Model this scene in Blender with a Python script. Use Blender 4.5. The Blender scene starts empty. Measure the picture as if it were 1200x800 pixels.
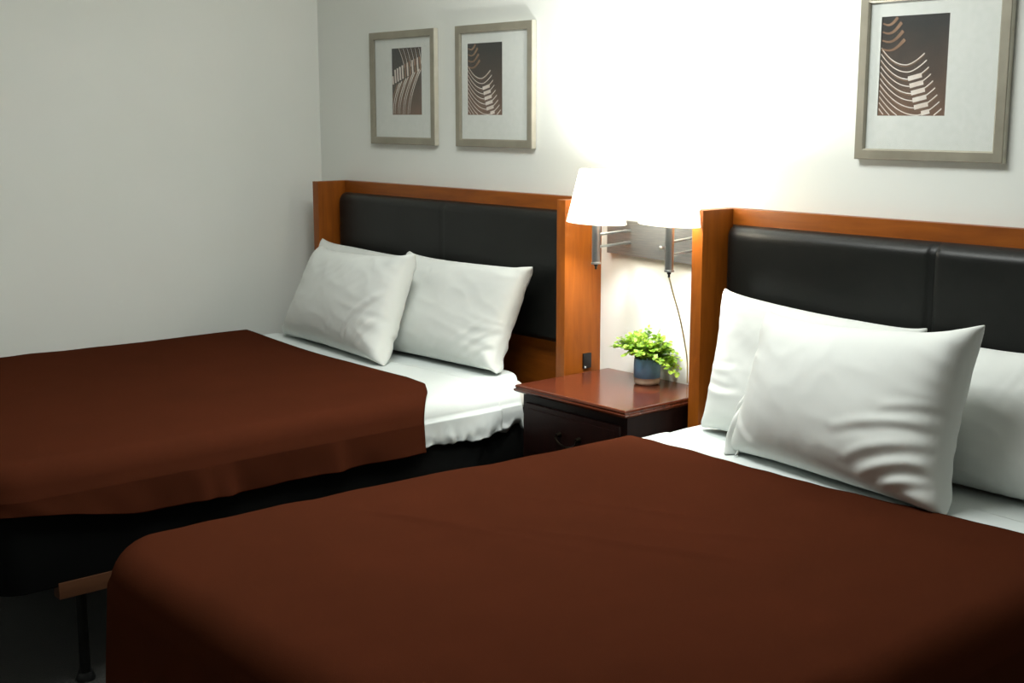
import bpy, bmesh, math, random
import numpy as np
from mathutils import Vector, Matrix, noise

S = bpy.context.scene
COL = S.collection
PI = math.pi

# ------------------------------------------------------------------ camera
YAW, PITCH, ROLL, FPX = 0.8612, 0.1778, -0.0004, 1493.3
CX, CY, CZ = 4.6558, -2.9345, 1.4625
cam_d = bpy.data.cameras.new('camera')
cam = bpy.data.objects.new('camera', cam_d)
COL.objects.link(cam)
cam_d.sensor_fit = 'HORIZONTAL'
cam_d.sensor_width = 36.0
cam_d.lens = 36.0 * FPX / 1200.0
cam_d.clip_start = 0.05
_f = Vector((-math.sin(YAW) * math.cos(PITCH), math.cos(YAW) * math.cos(PITCH), -math.sin(PITCH)))
_r = Vector((math.cos(YAW), math.sin(YAW), 0))
_u = _r.cross(_f)
_r2 = math.cos(ROLL) * _r + math.sin(ROLL) * _u
_u2 = -math.sin(ROLL) * _r + math.cos(ROLL) * _u
m = Matrix((_r2, _u2, -_f)).transposed().to_4x4()
m.translation = (CX, CY, CZ)
cam.matrix_world = m
S.camera = cam

# ------------------------------------------------------------------ light
S.view_settings.view_transform = 'Standard'
S.view_settings.look = 'None'
S.view_settings.gamma = 1.0
S.view_settings.use_curve_mapping = False
S.view_settings.exposure = 0.0

BULB = 27.0            # watts of each wall lamp bulb
SHADE_GLOW = 1.0       # how strongly the lit shades glow
CEIL_FILL = 36.0            # soft fill added below the ceiling to brighten the walls, no fixture built
WORLD = 0.0

w = bpy.data.worlds.new('room_air')
S.world = w
w.use_nodes = True
w.node_tree.nodes['Background'].inputs[0].default_value = (0.8, 0.9, 1.0, 1)
w.node_tree.nodes['Background'].inputs[1].default_value = WORLD

def area_light(name, loc, size, power, color, rot=(0, 0, 0)):
    d = bpy.data.lights.new(name, 'AREA')
    d.shape = 'RECTANGLE'
    d.size, d.size_y = size
    d.energy = power
    d.color = color
    o = bpy.data.objects.new(name, d)
    COL.objects.link(o)
    o.location = loc
    o.rotation_euler = rot
    return o

area_light('added_ceiling_fill', (2.35, -1.15, 2.40), (1.2, 0.6), CEIL_FILL, (0.96, 1.0, 0.97))  # added fill light, stands for no lamp in the room

# ------------------------------------------------------------------ materials
def srgb(r, g, b):
    def c(v):
        v /= 255.0
        return v / 12.92 if v <= 0.04045 else ((v + 0.055) / 1.055) ** 2.4
    return (c(r), c(g), c(b), 1)

def new_mat(name):
    mt = bpy.data.materials.new(name)
    mt.use_nodes = True
    nt = mt.node_tree
    return mt, nt, nt.nodes['Principled BSDF']

def N(nt, kind, **kw):
    n = nt.nodes.new(kind)
    for k, v in kw.items():
        if k.startswith('i_'):
            n.inputs[k[2:].replace('_', ' ')].default_value = v
        else:
            setattr(n, k, v)
    return n

def coords(nt, scale=(1, 1, 1), rot=(0, 0, 0)):
    tc = N(nt, 'ShaderNodeTexCoord')
    mp = N(nt, 'ShaderNodeMapping')
    mp.inputs['Scale'].default_value = scale
    mp.inputs['Rotation'].default_value = rot
    nt.links.new(tc.outputs['Object'], mp.inputs['Vector'])
    return mp.outputs['Vector']

def add_bump(nt, bs, height, strength, dist):
    b = N(nt, 'ShaderNodeBump')
    b.inputs['Strength'].default_value = strength
    b.inputs['Distance'].default_value = dist
    nt.links.new(height, b.inputs['Height'])
    nt.links.new(b.outputs['Normal'], bs.inputs['Normal'])

def mat_noise(name, c1, c2, rough=0.6, scale=8, stretch=(1, 1, 1), bump=0.2, bdist=0.002, bscale=60,
              metallic=0.0, sheen=0.0, spec=0.5, detail=4, coat=0.0):
    mt, nt, bs = new_mat(name)
    vec = coords(nt, stretch)
    n1 = N(nt, 'ShaderNodeTexNoise')
    n1.inputs['Scale'].default_value = scale
    n1.inputs['Detail'].default_value = detail
    nt.links.new(vec, n1.inputs['Vector'])
    rmp = N(nt, 'ShaderNodeValToRGB')
    rmp.color_ramp.elements[0].position = 0.3
    rmp.color_ramp.elements[1].position = 0.7
    rmp.color_ramp.elements[0].color = c1
    rmp.color_ramp.elements[1].color = c2
    nt.links.new(n1.outputs['Fac'], rmp.inputs['Fac'])
    nt.links.new(rmp.outputs['Color'], bs.inputs['Base Color'])
    bs.inputs['Roughness'].default_value = rough
    bs.inputs['Metallic'].default_value = metallic
    bs.inputs['Specular IOR Level'].default_value = spec
    bs.inputs['Sheen Weight'].default_value = sheen
    bs.inputs['Coat Weight'].default_value = coat
    if bump > 0:
        n2 = N(nt, 'ShaderNodeTexNoise')
        n2.inputs['Scale'].default_value = bscale
        n2.inputs['Detail'].default_value = 3
        nt.links.new(vec, n2.inputs['Vector'])
        add_bump(nt, bs, n2.outputs['Fac'], bump, bdist)
    return mt

def mat_weave(name, col, rough=0.9, scale=700, bump=0.3, sheen=0.0, col2=None, spec=0.2):
    mt, nt, bs = new_mat(name)
    vec = coords(nt)
    n0 = N(nt, 'ShaderNodeTexNoise')
    n0.inputs['Scale'].default_value = 5
    n0.inputs['Detail'].default_value = 5
    nt.links.new(vec, n0.inputs['Vector'])
    mx = N(nt, 'ShaderNodeMix', data_type='RGBA')
    mx.inputs['A'].default_value = col
    mx.inputs['B'].default_value = col2 or col
    nt.links.new(n0.outputs['Fac'], mx.inputs['Factor'])
    nt.links.new(mx.outputs['Result'], bs.inputs['Base Color'])
    n2 = N(nt, 'ShaderNodeTexNoise')
    n2.inputs['Scale'].default_value = scale
    n2.inputs['Detail'].default_value = 2
    nt.links.new(vec, n2.inputs['Vector'])
    add_bump(nt, bs, n2.outputs['Fac'], bump, 0.0006)
    bs.inputs['Roughness'].default_value = rough
    bs.inputs['Sheen Weight'].default_value = sheen
    bs.inputs['Specular IOR Level'].default_value = spec
    return mt

def mat_wood(name, dark, light, rough=0.35, grain=(1, 1, 14), scale=6, spec=0.4, coat=0.0):
    mt, nt, bs = new_mat(name)
    vec = coords(nt, grain)
    n1 = N(nt, 'ShaderNodeTexNoise')
    n1.inputs['Scale'].default_value = scale
    n1.inputs['Detail'].default_value = 6
    n1.inputs['Distortion'].default_value = 0.6
    nt.links.new(vec, n1.inputs['Vector'])
    rmp = N(nt, 'ShaderNodeValToRGB')
    rmp.color_ramp.elements[0].position = 0.25
    rmp.color_ramp.elements[1].position = 0.75
    rmp.color_ramp.elements[0].color = dark
    rmp.color_ramp.elements[1].color = light
    nt.links.new(n1.outputs['Fac'], rmp.inputs['Fac'])
    nt.links.new(rmp.outputs['Color'], bs.inputs['Base Color'])
    bs.inputs['Roughness'].default_value = rough
    bs.inputs['Specular IOR Level'].default_value = spec
    bs.inputs['Coat Weight'].default_value = coat
    add_bump(nt, bs, n1.outputs['Fac'], 0.05, 0.001)
    return mt

M = {}
M['wall'] = mat_noise('painted_plaster', srgb(233, 236, 230), srgb(237, 239, 234), rough=0.75, scale=2,
                      bump=0.12, bdist=0.002, bscale=55, spec=0.25)
M['ceiling'] = mat_noise('ceiling_paint', srgb(225, 225, 220), srgb(232, 232, 228), rough=0.9, scale=2, bump=0.2, bscale=90)
M['carpet'] = mat_noise('dark_carpet', srgb(24, 24, 19), srgb(34, 33, 27), rough=1.0, scale=14, bump=0.8, bdist=0.006, bscale=260, sheen=0.2)
M['base'] = mat_noise('base_paint', srgb(70, 60, 50), srgb(80, 70, 60), rough=0.5, scale=3, bump=0)
M['wood'] = mat_wood('honey_cherry_veneer', srgb(124, 63, 14), srgb(150, 82, 20), spec=0.25, rough=0.4, grain=(5, 5, 0.6), scale=9)
M['wood_h'] = mat_wood('honey_cherry_rail', srgb(124, 63, 14), srgb(150, 82, 20), spec=0.25, rough=0.4, grain=(0.6, 5, 5), scale=9)
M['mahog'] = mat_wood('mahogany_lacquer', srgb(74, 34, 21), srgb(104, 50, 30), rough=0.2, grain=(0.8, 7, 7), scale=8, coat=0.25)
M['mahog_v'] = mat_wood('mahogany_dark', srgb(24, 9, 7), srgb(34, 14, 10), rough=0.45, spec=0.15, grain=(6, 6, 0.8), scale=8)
M['leather'] = mat_noise('black_leatherette', srgb(15, 17, 15), srgb(20, 21, 19), rough=0.40, scale=30, bump=0.35,
                         bdist=0.0012, bscale=330, spec=0.36)
M['cotton'] = mat_weave('white_cotton', srgb(222, 225, 221), rough=0.85, scale=500, bump=0.15, col2=srgb(227, 230, 226))
M['sheet'] = mat_weave('white_sheet', srgb(214, 221, 219), rough=0.85, scale=500, bump=0.15, col2=srgb(220, 226, 224))
M['blanket'] = mat_weave('brown_blanket', srgb(66, 33, 20), rough=1.0, scale=420, bump=0.5, sheen=0.0, col2=srgb(74, 36, 22), spec=0.0)
M['ticking'] = mat_weave('mattress_ticking', srgb(205, 205, 198), scale=300)
M['boxcloth'] = mat_weave('dark_box_cloth', srgb(18, 19, 19), rough=0.95, scale=400, bump=0.3, col2=srgb(21, 22, 21), spec=0.05)
M['rail'] = mat_wood('plain_wood_rail', srgb(84, 50, 28), srgb(98, 60, 34), rough=0.6, grain=(6, 0.8, 6), scale=8)
M['steel'] = mat_noise('dull_steel', srgb(40, 40, 38), srgb(48, 48, 46), rough=0.4, scale=20, metallic=0.9, bump=0)
M['nickel'] = mat_noise('brushed_nickel', srgb(168, 172, 174), srgb(190, 192, 192), rough=0.3, scale=40, stretch=(12, 12, 0.5),
                        metallic=1.0, bump=0.05, bdist=0.0004, bscale=90)
M['plate'] = mat_noise('brushed_plate', srgb(128, 132, 134), srgb(150, 152, 152), rough=0.5, scale=40, stretch=(0.5, 12, 12),
                       metallic=0.6, bump=0.05, bdist=0.0004, bscale=90)
M['dark'] = mat_noise('black_plastic', srgb(18, 18, 18), srgb(24, 24, 24), rough=0.4, scale=10, bump=0)
M['silver'] = mat_noise('champagne_silver_frame', srgb(146, 141, 126), srgb(160, 155, 139), rough=0.45, scale=14,
                        stretch=(1, 1, 1), metallic=0.4, bump=0.05, bdist=0.0003, bscale=60)
M['silver_edge'] = mat_noise('pale_frame_edge', srgb(196, 192, 176), srgb(206, 202, 188), rough=0.4, scale=30, metallic=0.3, bump=0)
M['matboard'] = mat_noise('mat_board', srgb(222, 226, 220), srgb(228, 231, 226), rough=0.9, scale=60, bump=0.1, bdist=0.0003, bscale=400)
M['pot_blue'] = mat_noise('blue_glaze', srgb(92, 140, 178), srgb(112, 158, 194), rough=0.35, scale=30, stretch=(1, 1, .4), bump=0.1, bdist=0.0005, bscale=150)
M['pot_clay'] = mat_noise('bare_clay', srgb(196, 172, 146), srgb(212, 190, 164), rough=0.8, scale=50, bump=0.2, bdist=0.0005, bscale=300)
M['soil'] = mat_noise('dark_soil', srgb(34, 24, 16), srgb(60, 44, 30), rough=1, scale=90, bump=0.8, bdist=0.003, bscale=200)
M['stem'] = mat_noise('green_stem', srgb(70, 100, 30), srgb(96, 130, 42), rough=0.6, scale=60, bump=0)
M['cord'] = mat_noise('tan_cord', srgb(196, 174, 120), srgb(208, 188, 138), rough=0.5, scale=60, bump=0)
M['white_plastic'] = mat_noise('white_plastic', srgb(225, 225, 220), srgb(230, 230, 226), rough=0.4, scale=30, bump=0)
M['brass'] = mat_noise('aged_brass', srgb(30, 24, 18), srgb(42, 34, 24), rough=0.4, scale=60, metallic=0.9, bump=0)

def leaf_material():
    mt, nt, bs = new_mat('fresh_leaf')
    vec = coords(nt)
    n1 = N(nt, 'ShaderNodeTexNoise')
    n1.inputs['Scale'].default_value = 45
    nt.links.new(vec, n1.inputs['Vector'])
    r = N(nt, 'ShaderNodeValToRGB')
    r.color_ramp.elements[0].position = 0.35
    r.color_ramp.elements[1].position = 0.68
    r.color_ramp.elements[0].color = srgb(92, 142, 34)
    r.color_ramp.elements[1].color = srgb(186, 214, 74)
    nt.links.new(n1.outputs['Fac'], r.inputs['Fac'])
    nt.links.new(r.outputs['Color'], bs.inputs['Base Color'])
    bs.inputs['Roughness'].default_value = 0.45
    tr = N(nt, 'ShaderNodeBsdfTranslucent')
    nt.links.new(r.outputs['Color'], tr.inputs['Color'])
    mx = N(nt, 'ShaderNodeMixShader')
    mx.inputs[0].default_value = 0.3
    nt.links.new(bs.outputs[0], mx.inputs[1])
    nt.links.new(tr.outputs[0], mx.inputs[2])
    nt.links.new(mx.outputs[0], nt.nodes['Material Output'].inputs['Surface'])
    return mt
M['leaf'] = leaf_material()

def shade_material():
    mt = bpy.data.materials.new('lit_linen_shade')
    mt.use_nodes = True
    nt = mt.node_tree
    nt.nodes.clear()
    out = N(nt, 'ShaderNodeOutputMaterial')
    vec = coords(nt, (300, 300, 300))
    nz = N(nt, 'ShaderNodeTexNoise')
    nz.inputs['Scale'].default_value = 1.0
    nt.links.new(vec, nz.inputs['Vector'])
    cr = N(nt, 'ShaderNodeValToRGB')
    cr.color_ramp.elements[0].color = srgb(206, 200, 188)
    cr.color_ramp.elements[1].color = srgb(214, 209, 198)
    nt.links.new(nz.outputs['Fac'], cr.inputs['Fac'])
    df = N(nt, 'ShaderNodeBsdfDiffuse')
    tl = N(nt, 'ShaderNodeBsdfTranslucent')
    tp = N(nt, 'ShaderNodeBsdfTransparent')
    em = N(nt, 'ShaderNodeEmission')
    em.inputs['Color'].default_value = (1.0, 0.95, 0.86, 1)
    em.inputs['Strength'].default_value = SHADE_GLOW
    for s in (df, tl):
        nt.links.new(cr.outputs['Color'], s.inputs['Color'])
    m1 = N(nt, 'ShaderNodeMixShader'); m1.inputs[0].default_value = 0.6
    nt.links.new(df.outputs[0], m1.inputs[1]); nt.links.new(tl.outputs[0], m1.inputs[2])
    m2 = N(nt, 'ShaderNodeMixShader'); m2.inputs[0].default_value = 0.05
    nt.links.new(m1.outputs[0], m2.inputs[1]); nt.links.new(tp.outputs[0], m2.inputs[2])
    ad = N(nt, 'ShaderNodeAddShader')
    nt.links.new(m2.outputs[0], ad.inputs[0]); nt.links.new(em.outputs[0], ad.inputs[1])
    nt.links.new(ad.outputs[0], out.inputs['Surface'])
    return mt
M['shade'] = shade_material()

def glass_material():
    mt = bpy.data.materials.new('picture_glass')
    mt.use_nodes = True
    nt = mt.node_tree
    nt.nodes.clear()
    out = N(nt, 'ShaderNodeOutputMaterial')
    lw = N(nt, 'ShaderNodeLayerWeight'); lw.inputs['Blend'].default_value = 0.5
    pw = N(nt, 'ShaderNodeMath', operation='POWER'); pw.inputs[1].default_value = 5.0
    fr = N(nt, 'ShaderNodeMath', operation='MULTIPLY_ADD'); fr.inputs[1].default_value = 0.9; fr.inputs[2].default_value = 0.025
    nt.links.new(lw.outputs['Facing'], pw.inputs[0]); nt.links.new(pw.outputs[0], fr.inputs[0])
    tp = N(nt, 'ShaderNodeBsdfTransparent')
    gl = N(nt, 'ShaderNodeBsdfGlossy'); gl.inputs['Roughness'].default_value = 0.03
    mx = N(nt, 'ShaderNodeMixShader')
    nt.links.new(fr.outputs[0], mx.inputs[0]); nt.links.new(tp.outputs[0], mx.inputs[1]); nt.links.new(gl.outputs[0], mx.inputs[2])
    nt.links.new(mx.outputs[0], out.inputs['Surface'])
    return mt
M['glass'] = glass_material()

def bulb_material():
    mt = bpy.data.materials.new('glowing_bulb')
    mt.use_nodes = True
    nt = mt.node_tree
    nt.nodes.clear()
    out = N(nt, 'ShaderNodeOutputMaterial')
    em = N(nt, 'ShaderNodeEmission')
    em.inputs['Color'].default_value = (1.0, 0.93, 0.82, 1)
    em.inputs['Strength'].default_value = 12
    nt.links.new(em.outputs[0], out.inputs['Surface'])
    return mt
M['bulb'] = bulb_material()

def print_base_material():
    mt, nt, bs = new_mat('print_ink')
    vec = coords(nt)
    sp = N(nt, 'ShaderNodeSeparateXYZ')
    nt.links.new(vec, sp.inputs[0])
    n1 = N(nt, 'ShaderNodeTexNoise'); n1.inputs['Scale'].default_value = 16; n1.inputs['Detail'].default_value = 5
    nt.links.new(vec, n1.inputs['Vector'])
    ad = N(nt, 'ShaderNodeMath', operation='MULTIPLY_ADD')
    nt.links.new(sp.outputs['Z'], ad.inputs[0]); ad.inputs[1].default_value = 2.4
    ml = N(nt, 'ShaderNodeMath', operation='MULTIPLY'); ml.inputs[1].default_value = 0.35
    nt.links.new(n1.outputs['Fac'], ml.inputs[0]); nt.links.new(ml.outputs[0], ad.inputs[2])
    r = N(nt, 'ShaderNodeValToRGB')
    e = r.color_ramp.elements
    e[0].position = 0.42; e[0].color = srgb(124, 96, 78)
    e[1].position = 1.0; e[1].color = srgb(46, 46, 44)
    k = e.new(0.70); k.color = srgb(84, 70, 60)
    nt.links.new(ad.outputs[0], r.inputs['Fac'])
    nt.links.new(r.outputs['Color'], bs.inputs['Base Color'])
    bs.inputs['Roughness'].default_value = 0.5
    return mt
M['print'] = print_base_material()
M['ink_pale'] = mat_noise('print_pale_ink', srgb(214, 198, 184), srgb(240, 234, 226), rough=0.6, scale=20, bump=0)
M['ink_tan'] = mat_noise('print_tan_ink', srgb(120, 92, 72), srgb(160, 128, 102), rough=0.6, scale=20, bump=0)

# ------------------------------------------------------------------ helpers
def tag(o, label=None, cat=None, group=None, kind=None):
    if label: o['label'] = label
    if cat: o['category'] = cat
    if group: o['group'] = group
    if kind: o['kind'] = kind
    return o

def empty(name, loc, label=None, cat=None, group=None):
    o = bpy.data.objects.new(name, None)
    COL.objects.link(o)
    o.location = loc
    o.empty_display_size = 0.1
    return tag(o, label, cat, group)

def link_mesh(name, me, mats, parent=None, smooth=False, origin=None):
    """link me (vertices in world space) as one object, origin moved to `origin` or the parent's origin"""
    if not isinstance(mats, (list, tuple)): mats = [mats]
    for mt in mats: me.materials.append(mt)
    if smooth:
        for p in me.polygons: p.use_smooth = True
    o = bpy.data.objects.new(name, me)
    COL.objects.link(o)
    org = Vector((0, 0, 0))
    if parent is not None:
        pw = Vector(parent['_w']) if '_w' in parent else Vector(parent.location)
        org = pw
        o.parent = parent
        o['_w'] = list(pw)
    elif origin is not None:
        org = Vector(origin)
        o.location = org
        o['_w'] = list(org)
    else:
        o['_w'] = [0, 0, 0]
    if org.length: me.transform(Matrix.Translation(-org))
    return o

def obj(name, bm, mats, parent=None, smooth=False, origin=None, auto=None):
    me = bpy.data.meshes.new(name)
    bmesh.ops.recalc_face_normals(bm, faces=bm.faces[:])
    bm.to_mesh(me); bm.free()
    o = link_mesh(name, me, mats, parent, smooth, origin)
    if auto:
        try: me.set_sharp_from_angle(angle=math.radians(auto))
        except Exception: pass
    return o

def add_box(bm, a, b, bevel=0.0, seg=2, mi=0):
    a = Vector(a); b = Vector(b)
    r = bmesh.ops.create_cube(bm, size=1.0, matrix=Matrix.Translation((a + b) / 2) @ Matrix.Diagonal((*(b - a), 1)))
    vs = r['verts']
    fs = set(f for v in vs for f in v.link_faces)
    for f in fs: f.material_index = mi
    if bevel > 0:
        es = list(set(e for v in vs for e in v.link_edges))
        bmesh.ops.bevel(bm, geom=es, offset=bevel, segments=seg, profile=0.7, affect='EDGES')
    return vs

def box(name, a, b, mats, parent=None, bevel=0.0, seg=2, origin=None):
    bm = bmesh.new()
    add_box(bm, a, b, bevel, seg)
    return obj(name, bm, mats, parent, smooth=bevel > 0, origin=origin, auto=35)

def add_tube(bm, pts, rad, n=12, cap=True):
    pts = [Vector(p) for p in pts]
    rings = []
    prev = None
    for i, p in enumerate(pts):
        t = (pts[min(i + 1, len(pts) - 1)] - pts[max(i - 1, 0)]).normalized()
        if prev is None:
            a = t.orthogonal().normalized()
        else:
            a = (prev - t * prev.dot(t)).normalized()
        prev = a
        b = t.cross(a)
        rr = rad[i] if isinstance(rad, (list, tuple)) else rad
        rings.append([bm.verts.new(p + (a * math.cos(2 * PI * k / n) + b * math.sin(2 * PI * k / n)) * rr) for k in range(n)])
    for r0, r1 in zip(rings, rings[1:]):
        for k in range(n):
            bm.faces.new((r0[k], r0[(k + 1) % n], r1[(k + 1) % n], r1[k]))
    if cap:
        bm.faces.new(rings[0][::-1]); bm.faces.new(rings[-1])
    return rings

def add_lathe(bm, prof, c, n=40, mat_fn=None):
    """prof list of (r, z); c centre (x, y, z0)"""
    rings = []
    for r, z in prof:
        if r < 1e-6:
            rings.append([bm.verts.new((c[0], c[1], c[2] + z))])
        else:
            rings.append([bm.verts.new((c[0] + r * math.cos(2 * PI * k / n), c[1] + r * math.sin(2 * PI * k / n), c[2] + z)) for k in range(n)])
    for i, (r0, r1) in enumerate(zip(rings, rings[1:])):
        for k in range(n):
            a, b = r0[k % len(r0)], r0[(k + 1) % len(r0)]
            c_, d = r1[(k + 1) % len(r1)], r1[k % len(r1)]
            vs = []
            for v in (a, b, c_, d):
                if v not in vs: vs.append(v)
            if len(vs) > 2:
                f = bm.faces.new(vs)
                if mat_fn: f.material_index = mat_fn(i)

def nz(x, y, z=0.0):
    return noise.noise(Vector((x, y, z)))

def sstep(a, b, x):
    t = min(1, max(0, (x - a) / (b - a)))
    return t * t * (3 - 2 * t)

# ------------------------------------------------------------------ room shell
RX, RY, RZ = 5.6, -4.0, 2.45
def wall(name, a, b, mt):
    o = box(name, a, b, mt)
    tag(o, kind='structure')
    return o
wall('floor', (-0.12, RY - 0.12, -0.1), (RX + 0.12, 0.12, 0.0), M['carpet'])
wall('ceiling', (-0.12, RY - 0.12, RZ), (RX + 0.12, 0.12, RZ + 0.1), M['ceiling'])
wall('wall_back', (-0.12, 0.0, 0.0), (RX + 0.12, 0.12, RZ), M['wall'])
wall('wall_left', (-0.12, RY, 0.0), (0.0, 0.0, RZ), M['wall'])
wall('wall_right', (RX, RY, 0.0), (RX + 0.12, 0.0, RZ), M['wall'])
wall('wall_front', (-0.12, RY - 0.12, 0.0), (RX + 0.12, RY, RZ), M['wall'])
wall('baseboard_back', (0.0, -0.012, 0.0), (RX, 0.0, 0.09), M['base'])
wall('baseboard_left', (0.0, RY, 0.0), (0.012, -0.012, 0.09), M['base'])

# ------------------------------------------------------------------ headboards
HB_W, HB_D, HB_H, HB_T, HB_P = 1.50, 0.164, 1.1885, 0.040, 0.034

def cushion_mesh(x0, x1, z0, z1, yb, depth, seams, sd):
    """puffed upholstered panel, split by vertical seams"""
    nx, nzz = 120, 46
    bm = bmesh.new()
    grid = []
    edges = [x0] + seams + [x1]
    for j in range(nzz + 1):
        tz = j / nzz
        tz = 0.5 - 0.5 * math.cos(PI * tz)
        z = z0 + (z1 - z0) * tz
        row = []
        for i in range(nx + 1):
            x = x0 + (x1 - x0) * i / nx
            dx = min(abs(x - e) for e in (x0, x1))
            ds = min([abs(x - e) for e in seams] or [9])
            dz = min(z - z0, z1 - z)
            def rnd(d, r):
                d = min(d, r)
                return math.sqrt(max(0, 1 - (1 - d / r) ** 2))
            h = rnd(dx, 0.035) * rnd(dz, 0.035) * (1 - sd + sd * rnd(ds, 0.022))
            h *= 1.0 + 0.03 * nz(x * 7, z * 7)
            row.append(bm.verts.new((x, yb - 0.004 - depth * h, z)))
        grid.append(row)
    for j in range(nzz):
        for i in range(nx):
            bm.faces.new((grid[j][i], grid[j][i + 1], grid[j + 1][i + 1], grid[j + 1][i]))
    # back skirt to the board
    ring = grid[0] + [r[-1] for r in grid[1:]] + grid[-1][-2::-1] + [r[0] for r in grid[-2:0:-1]]
    back = [bm.verts.new((v.co.x, yb + 0.001, v.co.z)) for v in ring]
    n = len(ring)
    for k in range(n):
        bm.faces.new((ring[k], ring[(k + 1) % n], back[(k + 1) % n], back[k]))
    return bm

def headboard(x0, label, seams, sd):
    r = empty('headboard', (x0 + HB_W / 2, 0, 0), label, 'headboard')
    x1 = x0 + HB_W
    for a in (x0, x1 - HB_T):
        box('side_panel', (a, -HB_D, 0.0), (a + HB_T, -0.001, HB_H), M['wood'], r, bevel=0.0025)
    box('back_panel', (x0 + HB_T, -HB_P, 0.06), (x1 - HB_T, -0.001, HB_H), M['wood_h'], r, bevel=0.0015)
    c = obj('cushion', cushion_mesh(x0 + HB_T + 0.004, x1 - HB_T - 0.004, 0.695, 1.142, -HB_P, 0.045, seams, sd), M['leather'], r, smooth=True)
    c['label'] = 'black leatherette padded panel'
    return r

hb1 = headboard(0.1899, 'honey wood headboard with black padded panel against the left wall', [0.94], 0.06)
hb2 = headboard(2.2229, 'honey wood headboard with black padded panel and centre seam, right of the lamps', [2.938], 0.5)
# power socket on the outer face of the left headboard
b = bmesh.new()
add_box(b, (1.690, -0.083, 0.634), (1.697, -0.048, 0.684), 0.002)
ot = obj('power_outlet', b, M['dark'], hb1, smooth=True, auto=35)
ot['label'] = 'small black power outlet'
b = bmesh.new()
add_box(b, (1.697, -0.080, 0.636), (1.700, -0.074, 0.641), 0.0008)
obj('indicator', b, M['white_plastic'], ot)

# ------------------------------------------------------------------ cloth that lies over a bed
class Drape:
    def __init__(s):
        s.bm = bmesh.new()
    def grid(s, rows):
        vs = [[s.bm.verts.new(p) for p in r] for r in rows]
        for a, b_ in zip(vs, vs[1:]):
            for k in range(len(a) - 1):
                s.bm.faces.new((a[k], a[k + 1], b_[k + 1], b_[k]))

def profile_points(rad, drop, flare, nin=26, narc=9, nsk=18):
    """samples across: (kind, value)"""
    out = []
    for k in range(nin): out.append(('in', (k / nin)))
    for k in range(narc): out.append(('arc', k / narc * PI / 2))
    for k in range(nsk + 1): out.append(('sk', k / nsk))
    return out

def strip_drape(name, x0, x1, ya, yb, ztop, rad, zhem_l, zhem_r, mt, label, cat, group=None, head=0.0,
                ny=60, nx=90, thick=0.003, topfn=None, sidefn=None, hemfn=None, edge_a=None):
    """cloth across the bed, hanging down on the left and the right side; ya is the head end"""
    d = Drape()
    rows = []
    for j in range(ny + 1):
        tj = j / ny
        row = []
        path = []
        # left hang upwards, then top, then right hang
        nsk, narc = 22, 9
        for k in range(nsk, 0, -1): path.append(('L', k / nsk))
        for k in range(narc, 0, -1): path.append(('LA', k / narc * PI / 2))
        for k in range(nx + 1): path.append(('T', k / nx))
        for k in range(1, narc + 1): path.append(('RA', k / narc * PI / 2))
        for k in range(1, nsk + 1): path.append(('R', k / nsk))
        for kind, t in path:
            y = ya + (yb - ya) * tj
            if kind == 'T':
                x = x0 + rad + (x1 - x0 - 2 * rad) * t; z = ztop
            elif kind in ('LA', 'RA'):
                sx = rad * math.sin(t); z = ztop - rad * (1 - math.cos(t))
                x = x0 + rad - sx if kind == 'LA' else x1 - rad + sx
            else:
                zh = zhem_l if kind == 'L' else zhem_r
                if hemfn: zh += hemfn(y, kind)
                z = ztop - rad - (ztop - rad - zh) * t
                o_ = sidefn(y, t, kind) if sidefn else 0
                x = x0 - o_ if kind == 'L' else x1 + o_
            if edge_a: y += edge_a(x) * (1 - tj)
            if topfn and kind in ('T', 'LA', 'RA'):
                wgt = 1 if kind == 'T' else math.cos(t)
                z += topfn(x, y) * wgt
            row.append((x, y, z))
        rows.append(row)
    if head:
        r0 = rows[0]
        pre = []
        for k in range(5, 0, -1):
            pre.append([(x, y + .010 * min(1, k / 2), max(z - head * (k - .3) / 5, min(z, zhem_r - .01))) for x, y, z in r0])
        rows = pre + rows
    d.grid(rows)
    o = obj(name, d.bm, mt, smooth=True, origin=((x0 + x1) / 2, (ya + yb) / 2, zhem_r))
    if thick:
        so = o.modifiers.new('thickness', 'SOLIDIFY'); so.thickness = thick; so.offset = 1
    tag(o, label, cat, group)
    return o

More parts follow.
